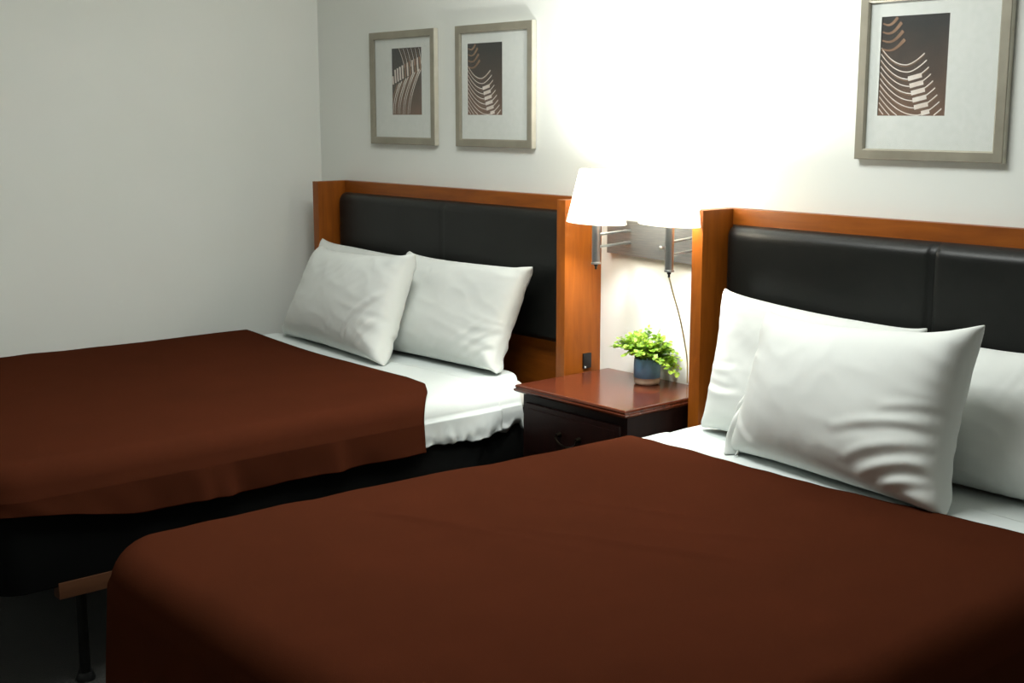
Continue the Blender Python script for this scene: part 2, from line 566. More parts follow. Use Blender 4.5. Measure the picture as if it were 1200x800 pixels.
def blanket(x0, x1, y_head, y_foot, ztop, rad, cr, hem, mt, label, seed, left_bulge, head_edge, folds, topfn, foot_out=0.0):
    """cloth over the top, both long sides and the foot of a bed"""
    xc = (x0 + x1) / 2
    P = []
    def push(x, y, nx_, ny_): P.append((x, y, nx_, ny_))
    n1 = 110
    for k in range(n1): push(x0, y_head + (y_foot + cr - y_head) * k / n1, -1, 0)
    for k in range(26):
        a = PI / 2 * k / 26
        push(x0 + cr - cr * math.cos(a), y_foot + cr - cr * math.sin(a), -math.cos(a), -math.sin(a))
    for k in range(90): push(x0 + cr + (x1 - x0 - 2 * cr) * k / 90, y_foot, 0, -1)
    for k in range(26):
        a = PI / 2 * k / 26
        push(x1 - cr + cr * math.sin(a), y_foot + cr - cr * math.cos(a), math.sin(a), -math.cos(a))
    for k in range(n1 + 1): push(x1, y_foot + cr + (y_head - y_foot - cr) * k / n1, 1, 0)
    # arc length
    L = [0]
    for a, b_ in zip(P, P[1:]): L.append(L[-1] + math.hypot(b_[0] - a[0], b_[1] - a[1]))
    prof = profile_points(rad, 0, 0, nin=44, narc=9, nsk=26)
    rows = []
    for (px, py, nx_, ny_), q in zip(P, L):
        # widen near the foot on the left
        lb = left_bulge * sstep(-0.55, -1.7, py) if nx_ < 0 else 0.0
        bx = px + nx_ * lb if nx_ < 0 else px
        by = py + (ny_ * foot_out if ny_ < 0 else 0)
        sx, sy = xc, max(py, y_foot + 0.62)
        row = []
        for kind, t in prof:
            ex, ey = bx - nx_ * rad, by - ny_ * rad
            if kind == 'in':
                x = sx + (ex - sx) * t; y = sy + (ey - sy) * t; z = ztop
                wz = 1.0
                if t > .8: wz = 1.0
            elif kind == 'arc':
                x = ex + nx_ * rad * math.sin(t); y = ey + ny_ * rad * math.sin(t)
                z = ztop - rad * (1 - math.cos(t)); wz = math.cos(t)
            else:
                zh = hem(q, px, py, nx_, ny_)
                drop = ztop - rad - zh
                o_ = folds(q, t, px, py, nx_, ny_)
                x = bx + nx_ * o_; y = by + ny_ * o_
                z = ztop - rad - drop * t; wz = 0.0
            hw = sstep(-1.1, y_head, y)
            y += head_edge(x) * hw
            z += wz * topfn(x, y)
            row.append((x, y, z))
        rows.append(row)
    d = Drape()
    d.grid(rows)
    bmesh.ops.remove_doubles(d.bm, verts=d.bm.verts[:], dist=1e-5)
    o = obj('blanket', d.bm, mt, smooth=True, origin=(xc, (y_head + y_foot) / 2, 0.45))
    so = o.modifiers.new('thickness', 'SOLIDIFY'); so.thickness = 0.005; so.offset = -1
    tag(o, label, 'blanket')
    return o

# ------------------------------------------------------------------ beds
def slab(name, x0, x1, y0, y1, z0, z1, R_, r, mt, parent):
    """box with rounded plan corners (R_) and softly rounded rims (r)"""
    bm = bmesh.new()
    rings = []
    prof = [(r * (1 - math.sin(a)), z0 + r * .5 * (1 - math.cos(a))) for a in [PI / 2 * k / 5 for k in range(6)]]
    prof += [(r * (1 - math.cos(a)), z1 - r * (1 - math.sin(a))) for a in [PI / 2 * k / 8 for k in range(9)]]
    for ins, z in prof:
        ring = []
        for cx, cy, a0 in ((x1 - R_, y1 - R_, 0), (x0 + R_, y1 - R_, PI / 2), (x0 + R_, y0 + R_, PI), (x1 - R_, y0 + R_, 1.5 * PI)):
            for k in range(9):
                a = a0 + PI / 2 * k / 8
                ring.append(bm.verts.new((cx + (R_ - ins) * math.cos(a), cy + (R_ - ins) * math.sin(a), z)))
        rings.append(ring)
    n = len(rings[0])
    for a, b_ in zip(rings, rings[1:]):
        for k in range(n): bm.faces.new((a[k], a[(k + 1) % n], b_[(k + 1) % n], b_[k]))
    bm.faces.new(rings[0][::-1]); bm.faces.new(rings[-1])
    return obj(name, bm, mt, parent, smooth=True, auto=50)

def bed(x0, x1, yh, yf, ztop, label, zbase=0.455, zlow=0.30, cr=0.07):
    r = empty('bed', ((x0 + x1) / 2, (yh + yf) / 2, 0), label, 'bed')
    slab('mattress', x0 + .006, x1 - .006, yf + .012, yh - .004, zbase, ztop, cr, 0.058, M['ticking'], r)
    slab('box_base', x0 + .008, x1 - .008, yf + .02, yh - .004, zlow, zbase, min(cr, .08), 0.012, M['boxcloth'], r)
    box('rail', (x1 - .040, yf + 0.17, zlow - 0.030), (x1 - .004, yh - .1, zlow + 0.012), M['rail'], r, bevel=0.002)
    box('rail', (x0 + .004, yf + 0.17, zlow - 0.030), (x0 + .040, yh - .1, zlow + 0.012), M['rail'], r, bevel=0.002)
    for lx in (x0 + .10, x1 - .10):
        for ly in (yf + .26, yh - .3):
            bm = bmesh.new()
            add_tube(bm, [(lx, ly, 0.022), (lx, ly, zlow)], 0.014, 14)
            lg = obj('leg', bm, M['steel'], r, smooth=True, auto=40)
            bm = bmesh.new()
            add_lathe(bm, [(0, 0), (.024, 0), (.026, .006), (.020, .022), (0, .022)], (lx, ly, 0.0), 20)
            obj('foot_cap', bm, M['dark'], lg, smooth=True, auto=40)
    return r

Z1, Z2 = 0.597, 0.581
bed1 = bed(0.235, 1.648, -0.185, -2.00, Z1, 'left bed with dark box base between the left wall and the nightstand', 0.505, cr=0.16)
bed2 = bed(2.281, 3.615, -0.098, -1.985, Z2, 'nearer bed at right, its foot towards the viewer, under a lit brown blanket')

def ragged(y, kind):
    if kind == 'L': return 0
    return 0.016 * nz(y * 9, 3.1) + 0.012 * nz(y * 31, 7.7) + 0.05 * sstep(-.8, -1.3, y)

def side_rumple(y, t, kind):
    return 0.004 + 0.010 * t * t * nz(y * 11, t * 1.6, 2.0) + 0.010 * t ** 3 * nz(y * 34, t * 3.0, 5.0) - 0.012 * max(0, t - .82) / .18

for (bx0, bx1, zt, yh_, lab) in ((0.235, 1.648, Z1, -0.187, 'white fitted sheet on the left bed, rumpled edge hanging beside the nightstand'),
                            (2.281, 3.615, Z2, -0.100, 'white fitted sheet on the nearer right bed, showing around its pillows')):
    strip_drape('fitted_sheet', bx0, bx1, yh_, -1.90, zt + 0.003, 0.055, 0.47, 0.47, M['sheet'], lab, 'sheet', head=0.10 if zt == Z1 else 0,
                edge_a=(lambda x: -.13 * sstep(1.42, 1.66, x) ** 1.3) if zt == Z1 else None,
                ny=190, nx=70, thick=0.001, sidefn=side_rumple, hemfn=ragged,
                topfn=lambda x, y: 0.003 * nz(x * 5, y * 9, 1.0))

def ts_side(y, t, kind):
    return 0.008 + 0.010 * t * nz(y * 13, t * 1.2, 8.0) + 0.008 * t * t * nz(y * 40, t * 2.0, 4.0)

for (bx0, bx1, zt, ya, lab) in ((0.235, 1.648, Z1, -0.40, 'white top sheet turned over the blanket edge on the left bed'),
                                (2.281, 3.615, Z2, -0.36, 'white top sheet along the blanket edge on the nearer right bed')):
    strip_drape('top_sheet', bx0, bx1, ya, -0.86, zt + 0.006, 0.06, 0.462, 0.462, M['sheet'], lab, 'sheet',
                ny=70, nx=80, thick=0.002, sidefn=ts_side, hemfn=ragged,
                edge_a=lambda x: 0.02 * nz(x * 3, 4.4), topfn=lambda x, y: 0.003 * (nz(x * 4, y * 14, 1.0) + .5))

def top1(x, y):
    v = 0.005 * nz(x * 2.2, y * 2.2, 3) + 0.0030 * nz(x * 3, y * 9, 5)
    v += 0.004 * math.exp(-((y + 1.02 + .25 * (x - .9)) / .02) ** 2) * sstep(.55, .8, x) * (1 - sstep(.9, 1.15, x))
    return v + 0.005
def folds1(q, t, px, py, nx_, ny_):
    f = 0.006 + t * (0.013 * nz(q * 4.2, 1.0, 2) + 0.007 * nz(q * 13, t * .7, 5))
    for c in (-1.37, -1.44, -1.02):
        f += 0.016 * t * math.exp(-((py - c) / .028) ** 2) * (1 if nx_ > 0 else 0)
    return f + 0.006 * t
def hem1(q, px, py, nx_, ny_):
    return 0.455 + 0.055 * sstep(-1.55, -1.97, py) + 0.004 * nz(q * 6, 2)
bl1 = blanket(0.165, 1.656, -0.71, -2.010, Z1 + 0.018, 0.072, 0.12, hem1, M['blanket'],
              'dark brown blanket over the left bed, hanging down its near side', 1, 0.08,
              lambda x: float(np.interp(x, [.2, .68, 1.09, 1.37, 1.50, 1.60, 1.66], [.205, .165, .150, .148, .125, .06, 0.0])), folds1, top1)

def top2(x, y):
    v = 0.004 * nz(x * 2.0, y * 2.0, 13) + 0.0042 * nz(x * 2.5 + y, y * 10, 15) + 0.003 * nz(x * 12, y * 6, 19)
    for (a, b_, th, ln, am) in ((2.75, -1.0, .5, .22, .006), (2.95, -1.15, .45, .25, .006), (3.05, -0.95, .6, .2, .004), (2.62, -1.35, .35, .25, .005)):
        dx, dy = x - a, y - b_
        u = dx * math.cos(th) + dy * math.sin(th); v_ = -dx * math.sin(th) + dy * math.cos(th)
        v += am * math.exp(-(v_ / .012) ** 2 - (u / ln) ** 2)
    return v + 0.005
def folds2(q, t, px, py, nx_, ny_):
    return 0.006 + t * (0.014 * nz(q * 3.6, 4.0, 2) + 0.006 * nz(q * 12, t * .7, 7)) + 0.02 * t * (1 if ny_ < -.3 else .3)
def hem2(q, px, py, nx_, ny_):
    return 0.42 - 0.20 * sstep(-1.4, -1.97, py) + 0.004 * nz(q * 6, 2)
bl2 = blanket(2.262, 3.625, -0.58, -1.985, Z2 + 0.018, 0.074, 0.14, hem2, M['blanket'],
              'brown blanket over the nearer right bed, lit by the wall lamps', 2, 0.075,
              lambda x: 0.070 + 0.03 * sstep(3.0, 3.5, x), folds2, top2)

# ------------------------------------------------------------------ pillows: two sewn sheets inflated by a small cloth solver
def inflate(wd, ht, tk, seed, nu=85, nv=57, iters=300):
    rng = np.random.RandomState(seed)
    U, V = np.meshgrid(np.linspace(-wd / 2, wd / 2, nu), np.linspace(0, ht, nv))
    P = np.zeros((2, nv, nu, 3))
    P[..., 0] = U; P[..., 2] = V
    a, b_ = wd / (nu - 1), ht / (nv - 1)
    hump = np.clip(1 - (2 * U / wd) ** 2, 0, 1) * np.clip(1 - (2 * V / ht - 1) ** 2, 0, 1)
    lump = np.zeros_like(U)
    for _ in range(26):
        fx, fy = rng.uniform(-26, 26, 2)
        lump += rng.uniform(.3, 1) * np.sin(fx * U + fy * V + rng.uniform(0, 6.28))
    lump /= 26 ** .5
    for s, sg in ((0, -1), (1, 1)):
        P[s, ..., 1] = sg * (0.02 * hump + 0.010 * lump * (hump > 0))
    bmask = np.zeros((nv, nu), bool); bmask[0] = bmask[-1] = True; bmask[:, 0] = bmask[:, -1] = True
    def sew():
        avg = (P[0][bmask] + P[1][bmask]) / 2
        P[0][bmask] = avg; P[1][bmask] = avg
    sew()
    def con(A, B, L, ks, kc):
        d = B - A
        l = np.sqrt((d ** 2).sum(-1, keepdims=True)) + 1e-9
        c = l - L
        k = np.where(c > 0, ks, kc)
        g = 0.5 * k * c / l * d
        A += g; B -= g
    dg = math.hypot(a, b_)
    tgt = wd * ht * tk * 0.72
    hyd = (1.25 - 0.5 * V / ht)[None, ..., None]
    for it in range(iters):
        # pressure
        du = np.zeros_like(P); dv = np.zeros_like(P)
        du[:, :, 1:-1] = P[:, :, 2:] - P[:, :, :-2]; dv[:, 1:-1] = P[:, 2:] - P[:, :-2]
        n = np.cross(du, dv); n[1] *= -1    # outward on both sheets
        n = n * 0.25
        vol = (n * P).sum() / 3.0
        area = np.sqrt((n ** 2).sum(-1)).sum() + 1e-9
        nn = n / (a * b_)
        amt = np.clip((tgt - vol) / area, -0.004, 0.004)
        P += nn * amt * hyd
        for rep in range(3):
            for o_ in (0, 1):
                con(P[:, :, o_:-1:2][:, :, :, :], P[:, :, o_ + 1::2], a, 1.0, 0.25)
                con(P[:, o_:-1:2], P[:, o_ + 1::2], b_, 1.0, 0.25)
            for o_ in (0, 1):
                A = P[:, :-1, :-1][:, o_::2]; B = P[:, 1:, 1:][:, o_::2]; con(A, B, dg, .35, .08)
                A = P[:, 1:, :-1][:, o_::2]; B = P[:, :-1, 1:][:, o_::2]; con(A, B, dg, .35, .08)
            # bending: spread of second neighbours
            for o_ in (0, 1, 2):
                con(P[:, :, o_:-2:3][:, :, :((nu - 2 - o_) + 2) // 3], P[:, :, o_ + 2::3][:, :, :((nu - 2 - o_) + 2) // 3], 2 * a, .3, .04)
            sew()
    return P

CREASES = {   # start, bend and end of each crease in pillow coordinates, height, width
    1: [((.96, .44), (.80, .47), (.60, .36), .0075, .011), ((.97, .34), (.80, .35), (.66, .22), .0085, .012), ((.97, .24), (.82, .26), (.70, .12), .0090, .011),
        ((.95, .15), (.84, .16), (.76, .05), .0070, .009), ((.06, .30), (.12, .16), (.22, .10), .0050, .012), ((.97, .54), (.86, .55), (.76, .50), .005, .010)],
    2: [((.93, .60), (.80, .44), (.74, .14), .0065, .011), ((.86, .50), (.74, .36), (.69, .12), .0060, .010), ((.96, .42), (.88, .30), (.82, .10), .0065, .010),
        ((.60, .26), (.56, .18), (.55, .06), .0035, .010)],
    3: [((.94, .36), (.84, .26), (.76, .10), .0065, .010), ((.96, .24), (.88, .18), (.82, .05), .0065, .009), ((.86, .42), (.78, .30), (.70, .18), .0040, .011)],
    4: [((.05, .44), (.12, .42), (.22, .46), .0045, .010), ((.04, .30), (.14, .26), (.26, .30), .0045, .010)],
}
def crease(seed, a, b_, wm, hm):
    v = 0.0
    for p0, p1, p2, am, wd_ in CREASES.get(seed, ()):
        best = 9; sg = 1; bt = 0
        px, pz = None, None
        for k in range(9):
            t = k / 8
            cx = (p0[0] * (1 - t) ** 2 + 2 * p1[0] * t * (1 - t) + p2[0] * t * t) * wm
            cz = (p0[1] * (1 - t) ** 2 + 2 * p1[1] * t * (1 - t) + p2[1] * t * t) * hm
            if px is not None:
                ex, ez = cx - px, cz - pz
                l2 = ex * ex + ez * ez
                h = min(1, max(0, ((a * wm - px) * ex + (b_ * hm - pz) * ez) / l2))
                dx, dz = a * wm - px - h * ex, b_ * hm - pz - h * ez
                dd = math.hypot(dx, dz)
                if dd < best:
                    best = dd; sg = 1 if ex * dz - ez * dx > 0 else -1; bt = t - (1 - h) / 8
            px, pz = cx, cz
        if best < 5 * wd_:
            d = best * sg
            v += am * math.sin(PI * min(1, max(0.04, bt * .9 + .08))) ** .5 * (math.exp(-(d / wd_) ** 2) - .85 * math.exp(-((d - 1.5 * wd_) / wd_) ** 2))
    return v
PCACHE = {}
def pillow(BL, BR, TL, TR, tk, seed, label, group=None, zmin=None, ymax=None, flip=False, wd=.70, ht=.46):
    key = (seed, tk)
    if key not in PCACHE: PCACHE[key] = inflate(wd, ht, tk, seed)
    P = PCACHE[key].copy()
    nv, nu = P.shape[1:3]
    x = P[..., 0]; z = P[..., 2]; y = P[..., 1]
    xl = (P[0, 0, 0, 0] + P[0, -1, 0, 0]) / 2; xr = (P[0, 0, -1, 0] + P[0, -1, -1, 0]) / 2
    zb = (P[0, 0, 0, 2] + P[0, 0, -1, 2]) / 2; zt = (P[0, -1, 0, 2] + P[0, -1, -1, 2]) / 2
    BL, BR, TL, TR = map(np.array, (BL, BR, TL, TR))
    s = (x - xl) / (xr - xl); t = (z - zb) / (zt - zb)
    if flip: s = 1 - s
    wm, hm = abs(BR[0] - BL[0]), .42
    for sh, sg in ((0, -1), (1, 1)):
        for j in range(nv):
            for i in range(nu):
                a, b_ = float(s[sh, j, i]), float(t[sh, j, i])
                de = min(a, 1 - a) * wm; dz = min(b_, 1 - b_) * hm
                d = min(de, dz)
                if d <= 0: continue
                wx = nz(a * 3 + seed * 7, b_ * 3, sh)            # warp
                q = 0.0060 * nz(a * 3.2 + seed * 3, b_ * 2.6, sh * 9)
                r1 = 1 - 2.2 * abs(nz(b_ * 8 + wx * 1.6 + a * 2.2, a * 1.6 + seed, 3 + sh))
                r2 = 1 - 2.2 * abs(nz(a * 10 + wx * 1.8, b_ * 1.5 + seed, 6 + sh))
                cornr = 0.55 + 3.0 * sstep(.45, 1, a) * sstep(.5, 0, b_)
                q += 0.0085 * cornr * max(r1, -.6) * math.exp(-de / .085) * (1 - math.exp(-de / .018))
                q += 0.0070 * max(r2, -.6) * math.exp(-dz / .06) * (1 - math.exp(-dz / .018))
                q += 0.0015 * (1 - 2.5 * abs(nz(a * 6 + b_ * 5 + seed, b_ * 4 - a * 3, 12)))
                if sh == 0: q += 0.72 * crease(seed, a, b_, wm, hm)
                y[sh, j, i] += sg * q * min(1, d / .012)
    BL, BR, TL, TR = map(np.array, (BL, BR, TL, TR))
    s_, t_ = s[..., None], t[..., None]
    W = BL * (1 - s_) * (1 - t_) + BR * s_ * (1 - t_) + TL * (1 - s_) * t_ + TR * s_ * t_
    e = (BR - BL + TR - TL); u = (TL - BL + TR - BR)
    n = np.cross(e, u); n = n / np.linalg.norm(n)      # points to +y side (back)
    if n[1] < 0: n = -n
    W = W + y[..., None] * n
    if zmin is not None:
        gap = W[..., 2].min(axis=(0, 1)) - zmin            # weight settles the lower edge on the bed
        W[..., 2] -= np.maximum(gap, 0)[None, None, :] * np.clip(1 - t, 0, 1) ** 1.6
        low = W[..., 2] < zmin
        W[..., 2] = np.where(low, zmin + 0.04 * np.maximum(W[..., 2] - zmin, -0.1), W[..., 2])
    if ymax is not None:
        W[..., 1] = np.where(W[..., 1] > ymax, ymax + 0.05 * (W[..., 1] - ymax), W[..., 1])
    bm = bmesh.new()
    f = [[bm.verts.new(W[0, j, i]) for i in range(nu)] for j in range(nv)]
    k = [[f[j][i] if (i in (0, nu - 1) or j in (0, nv - 1)) else bm.verts.new(W[1, j, i]) for i in range(nu)] for j in range(nv)]
    for j in range(nv - 1):
        for i in range(nu - 1):
            bm.faces.new((f[j][i], f[j][i + 1], f[j + 1][i + 1], f[j + 1][i]))
            bm.faces.new((k[j][i + 1], k[j][i], k[j + 1][i], k[j + 1][i + 1]))
    org = (BL + BR) / 2
    o = obj('pillow', bm, M['cotton'], smooth=True, origin=org)
    sb = o.modifiers.new('smooth', 'SUBSURF'); sb.levels = 1; sb.render_levels = 1
    tag(o, label, 'pillow', group)
    return o


zb1 = Z1 + 0.011; zb2 = Z2 + 0.011
# left bed
pillow((0.30, -.265, zb1), (0.84, -.265, zb1), (0.228, -.150, .962), (0.84, -.150, .943), .11, 5,
       'white pillow mostly hidden behind the leftmost pillow of the left bed', zmin=zb1, ymax=-.100)
pillow((0.80, -.31, zb1), (1.485, -.275, zb1), (0.84, -.16, .960), (1.53, -.155, .963), .12, 3,
       'white pillow leaning at the nightstand end of the left headboard', zmin=zb1, ymax=-.100)
pillow((0.36, -.42, zb1), (1.13, -.485, zb1), (0.42, -.275, .955), (1.12, -.335, .985), .14, 2,
       'plump white pillow nearest the left wall, in front of the others on the left bed', zmin=zb1, ymax=-.100)
# right bed
pillow((2.36, -.265, zb2), (3.00, -.265, zb2), (2.335, -.150, .975), (2.98, -.145, .942), .12, 4,
       'white pillow leaning at the lamp end of the right headboard, behind the large front pillow', zmin=zb2, ymax=-.105)
pillow((3.04, -.245, zb2), (3.62, -.245, zb2), (2.995, -.150, .925), (3.62, -.150, .945), .12, 6,
       'shaded white pillow at the right edge, behind the large front pillow', zmin=zb2, ymax=-.105)
fp = pillow((2.575, -.395, zb2), (3.25, -.485, zb2), (2.60, -.290, .955), (3.255, -.370, 1.01), .16, 1,
       'large plump white pillow in front of the other two on the nearer right bed', zmin=zb2, ymax=-.105)

# open end of the front pillow's case, folded back on itself
bm = bmesh.new()
rows = []
for j in range(41):
    t = j / 40
    row = []
    for i in range(25):
        q = i / 24
        wv = .020 + .072 * math.sin(PI * min(1, t * 1.15 + .12)) ** .7 * (1 - .45 * t)
        x = 2.625 + .028 * t - q * wv
        y = -.440 + .075 * t + .055 * q * q + .020 * math.sin(q * 8 + t * 4) * (1 - .4 * t) + .010 * nz(q * 4, t * 6, 3)
        z = zb2 + .003 + t * .235 + .02 * q * (t - .2) + .006 * nz(q * 5, t * 5, 9) * t
        row.append((x, y, max(z, zb2 + .002)))
    rows.append([bm.verts.new(p) for p in row])
for a, b_ in zip(rows, rows[1:]):
    for k in range(24): bm.faces.new((a[k], a[k + 1], b_[k + 1], b_[k]))
ch = obj('case_hem', bm, M['cotton'], fp, smooth=True)
so = ch.modifiers.new('thickness', 'SOLIDIFY'); so.thickness = .002
ch['label'] = 'loose open end of the pillowcase'

# ------------------------------------------------------------------ nightstand
NX0, NX1, NY, NZ = 1.7232, 2.2071, -0.4104, 0.6319
ns = empty('nightstand', ((NX0 + NX1) / 2, -0.2, 0), 'dark mahogany nightstand with moulded top between the two beds', 'nightstand')
bm = bmesh.new()
# moulded top: stacked profile
prof = [(0.014, NZ - 0.026), (0.008, NZ - 0.024), (0.002, NZ - 0.020), (0.000, NZ - 0.016), (0.000, NZ - 0.013), (0.005, NZ - 0.011),
        (0.005, NZ - 0.008), (0.003, NZ - 0.006), (0.005, NZ - 0.001), (0.008, NZ)]
rings = []
for ins, z in prof:
    rings.append([bm.verts.new(p) for p in ((NX0 + ins, NY + ins, z), (NX1 - ins, NY + ins, z), (NX1 - ins, -0.004, z), (NX0 + ins, -0.004, z))])
for a, b_ in zip(rings, rings[1:]):
    for k in range(4): bm.faces.new((a[k], a[(k + 1) % 4], b_[(k + 1) % 4], b_[k]))
bm.faces.new(rings[0][::-1]); bm.faces.new(rings[-1])
tp = obj('tabletop', bm, M['mahog'], ns)
tp['label'] = 'glossy reddish tabletop with a moulded edge'
bx0, bx1, by0 = NX0 + 0.020, NX1 - 0.014, NY + 0.024
bm = bmesh.new()
add_box(bm, (bx0, by0, 0.09), (bx1, -0.006, NZ - 0.026), 0.003)
add_box(bm, (bx0 + .01, by0 + .012, 0.0), (bx1 - .01, -0.006, 0.09), 0.003)
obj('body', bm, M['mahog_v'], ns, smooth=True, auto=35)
for z0, z1 in ((0.415, 0.580), (0.235, 0.400), (0.100, 0.220)):
    bm = bmesh.new()
    add_box(bm, (bx0 + 0.020, by0 - 0.012, z0), (bx1 - 0.020, by0 + 0.002, z1), 0.004)
    add_box(bm, (bx0 + 0.036, by0 - 0.0145, z0 + .016), (bx1 - 0.036, by0 - 0.010, z1 - .016), 0.002)
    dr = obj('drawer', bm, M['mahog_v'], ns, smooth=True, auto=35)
    zc = (z0 + z1) / 2; xc = (bx0 + bx1) / 2
    bm = bmesh.new()
    for sx in (-.042, .042):
        add_tube(bm, [(xc + sx, by0 - .014, zc + .012), (xc + sx, by0 - .030, zc + .012)], [.009, .005], 12)
    pts = [(xc + .046 * math.cos(a), by0 - .030, zc + .010 + .026 * math.sin(a)) for a in [PI + PI * k / 16 for k in range(17)]]
    add_tube(bm, pts, 0.0032, 8)
    h = obj('handle', bm, M['brass'], dr, smooth=True, auto=40)

# ------------------------------------------------------------------ potted plant
PX, PY = 1.985, -0.088
pp = empty('potted_plant', (PX, PY, NZ), 'small leafy green plant in a blue and tan pot on the nightstand', 'plant')
bm = bmesh.new()
rp = 0.0405
prof = [(0, 0.001), (rp - .006, 0.001), (rp - .001, 0.005), (rp, .010), (rp, .0225), (rp + .0008, .023), (rp + .0008, .060), (rp, .078), (rp - .001, .081), (rp - .004, .081),
        (rp - .005, .074), (rp - .005, .066)]
add_lathe(bm, prof, (PX, PY, NZ), 48, mat_fn=lambda i: 1 if i < 4 else 0)
pot = obj('pot', bm, [M['pot_blue'], M['pot_clay']], pp, smooth=True, auto=60)
pot['label'] = 'blue glazed pot with a bare tan foot'
bm = bmesh.new()
add_lathe(bm, [(rp - .0052, .068), (.02, .071), (0, .073)], (PX, PY, NZ), 32)
obj('soil', bm, M['soil'], pp, smooth=True)
rnd = random.Random(7)
sm, lf = bmesh.new(), bmesh.new()
def leaf(bm, c, d, up, r):
    """small round cupped leaf"""
    d = d.normalized(); s = d.cross(up).normalized(); n_ = s.cross(d)
    ctr = bm.verts.new(c + d * r * .9 - n_ * r * .18)
    ring = []
    m_ = 9
    for k in range(m_):
        a = 2 * PI * k / m_
        rr = r * (1 + .12 * math.sin(3 * a + 1))
        ring.append(bm.verts.new(c + d * (r * .9 - rr * math.cos(a)) + s * rr * .92 * math.sin(a) + n_ * r * .10 * math.sin(2 * a)))
    for k in range(m_): bm.faces.new((ctr, ring[k], ring[(k + 1) % m_]))
nst = 70
for i in range(nst):
    ang = 2 * PI * i / nst * 2.618 + rnd.uniform(-.3, .3)
    e = rnd.uniform(0.05, 1.0)
    hx = math.cos(ang); hy = math.sin(ang)
    reach = 0.030 + 0.092 * e ** .7
    rise = 0.052 * (1 - e ** 1.8) + 0.006 + rnd.uniform(-.014, .012)
    if i % 9 == 0: rise += .022
    if hx > .6 and hy > -.25 and e > .5: rise -= 0.042
    tx = PX + hx * reach * rnd.uniform(.85, 1.05) * (.92 if hx > 0 else 1.12); ty = PY + hy * reach * .72
    ty = min(ty, -0.014)
    p0 = Vector((PX + hx * .018, PY + hy * .018, NZ + .07))
    p2 = Vector((tx, ty, NZ + .085 + rise))
    p1 = (p0 + p2) / 2 + Vector((0, 0, .022 + .012 * e))
    pts = [p0 * (1 - t) ** 2 + p1 * 2 * t * (1 - t) + p2 * t * t for t in [k / 8 for k in range(9)]]
    add_tube(sm, pts, [.0011 - .00006 * k for k in range(9)], 5)
    for k in range(2, 9):
        for sgn in ((-1, 1) if k < 8 else (0,)):
            t = (pts[min(8, k + 1)] - pts[k - 1]).normalized()
            side = t.cross(Vector((0, 0, 1))).normalized() * sgn
            d = (t * .5 + side + Vector((0, 0, rnd.uniform(-.5, .4)))) if sgn else t
            up = Vector((rnd.uniform(-.5, .5), rnd.uniform(-.9, .2), 1)).normalized()
            c = pts[k] + Vector([rnd.uniform(-.003, .003) for _ in range(3)])
            if c.y > -0.018: c.y = -0.018
            leaf(lf, c, d, up, rnd.uniform(.0066, .0108) * (1 - .02 * k))
for v in lf.verts:
    if v.co.y > -0.004: v.co.y = -0.004
obj('stems', sm, M['stem'], pp, smooth=True)
me = bpy.data.meshes.new('foliage'); lf.to_mesh(me); lf.free()
link_mesh('foliage', me, M['leaf'], pp, smooth=True)

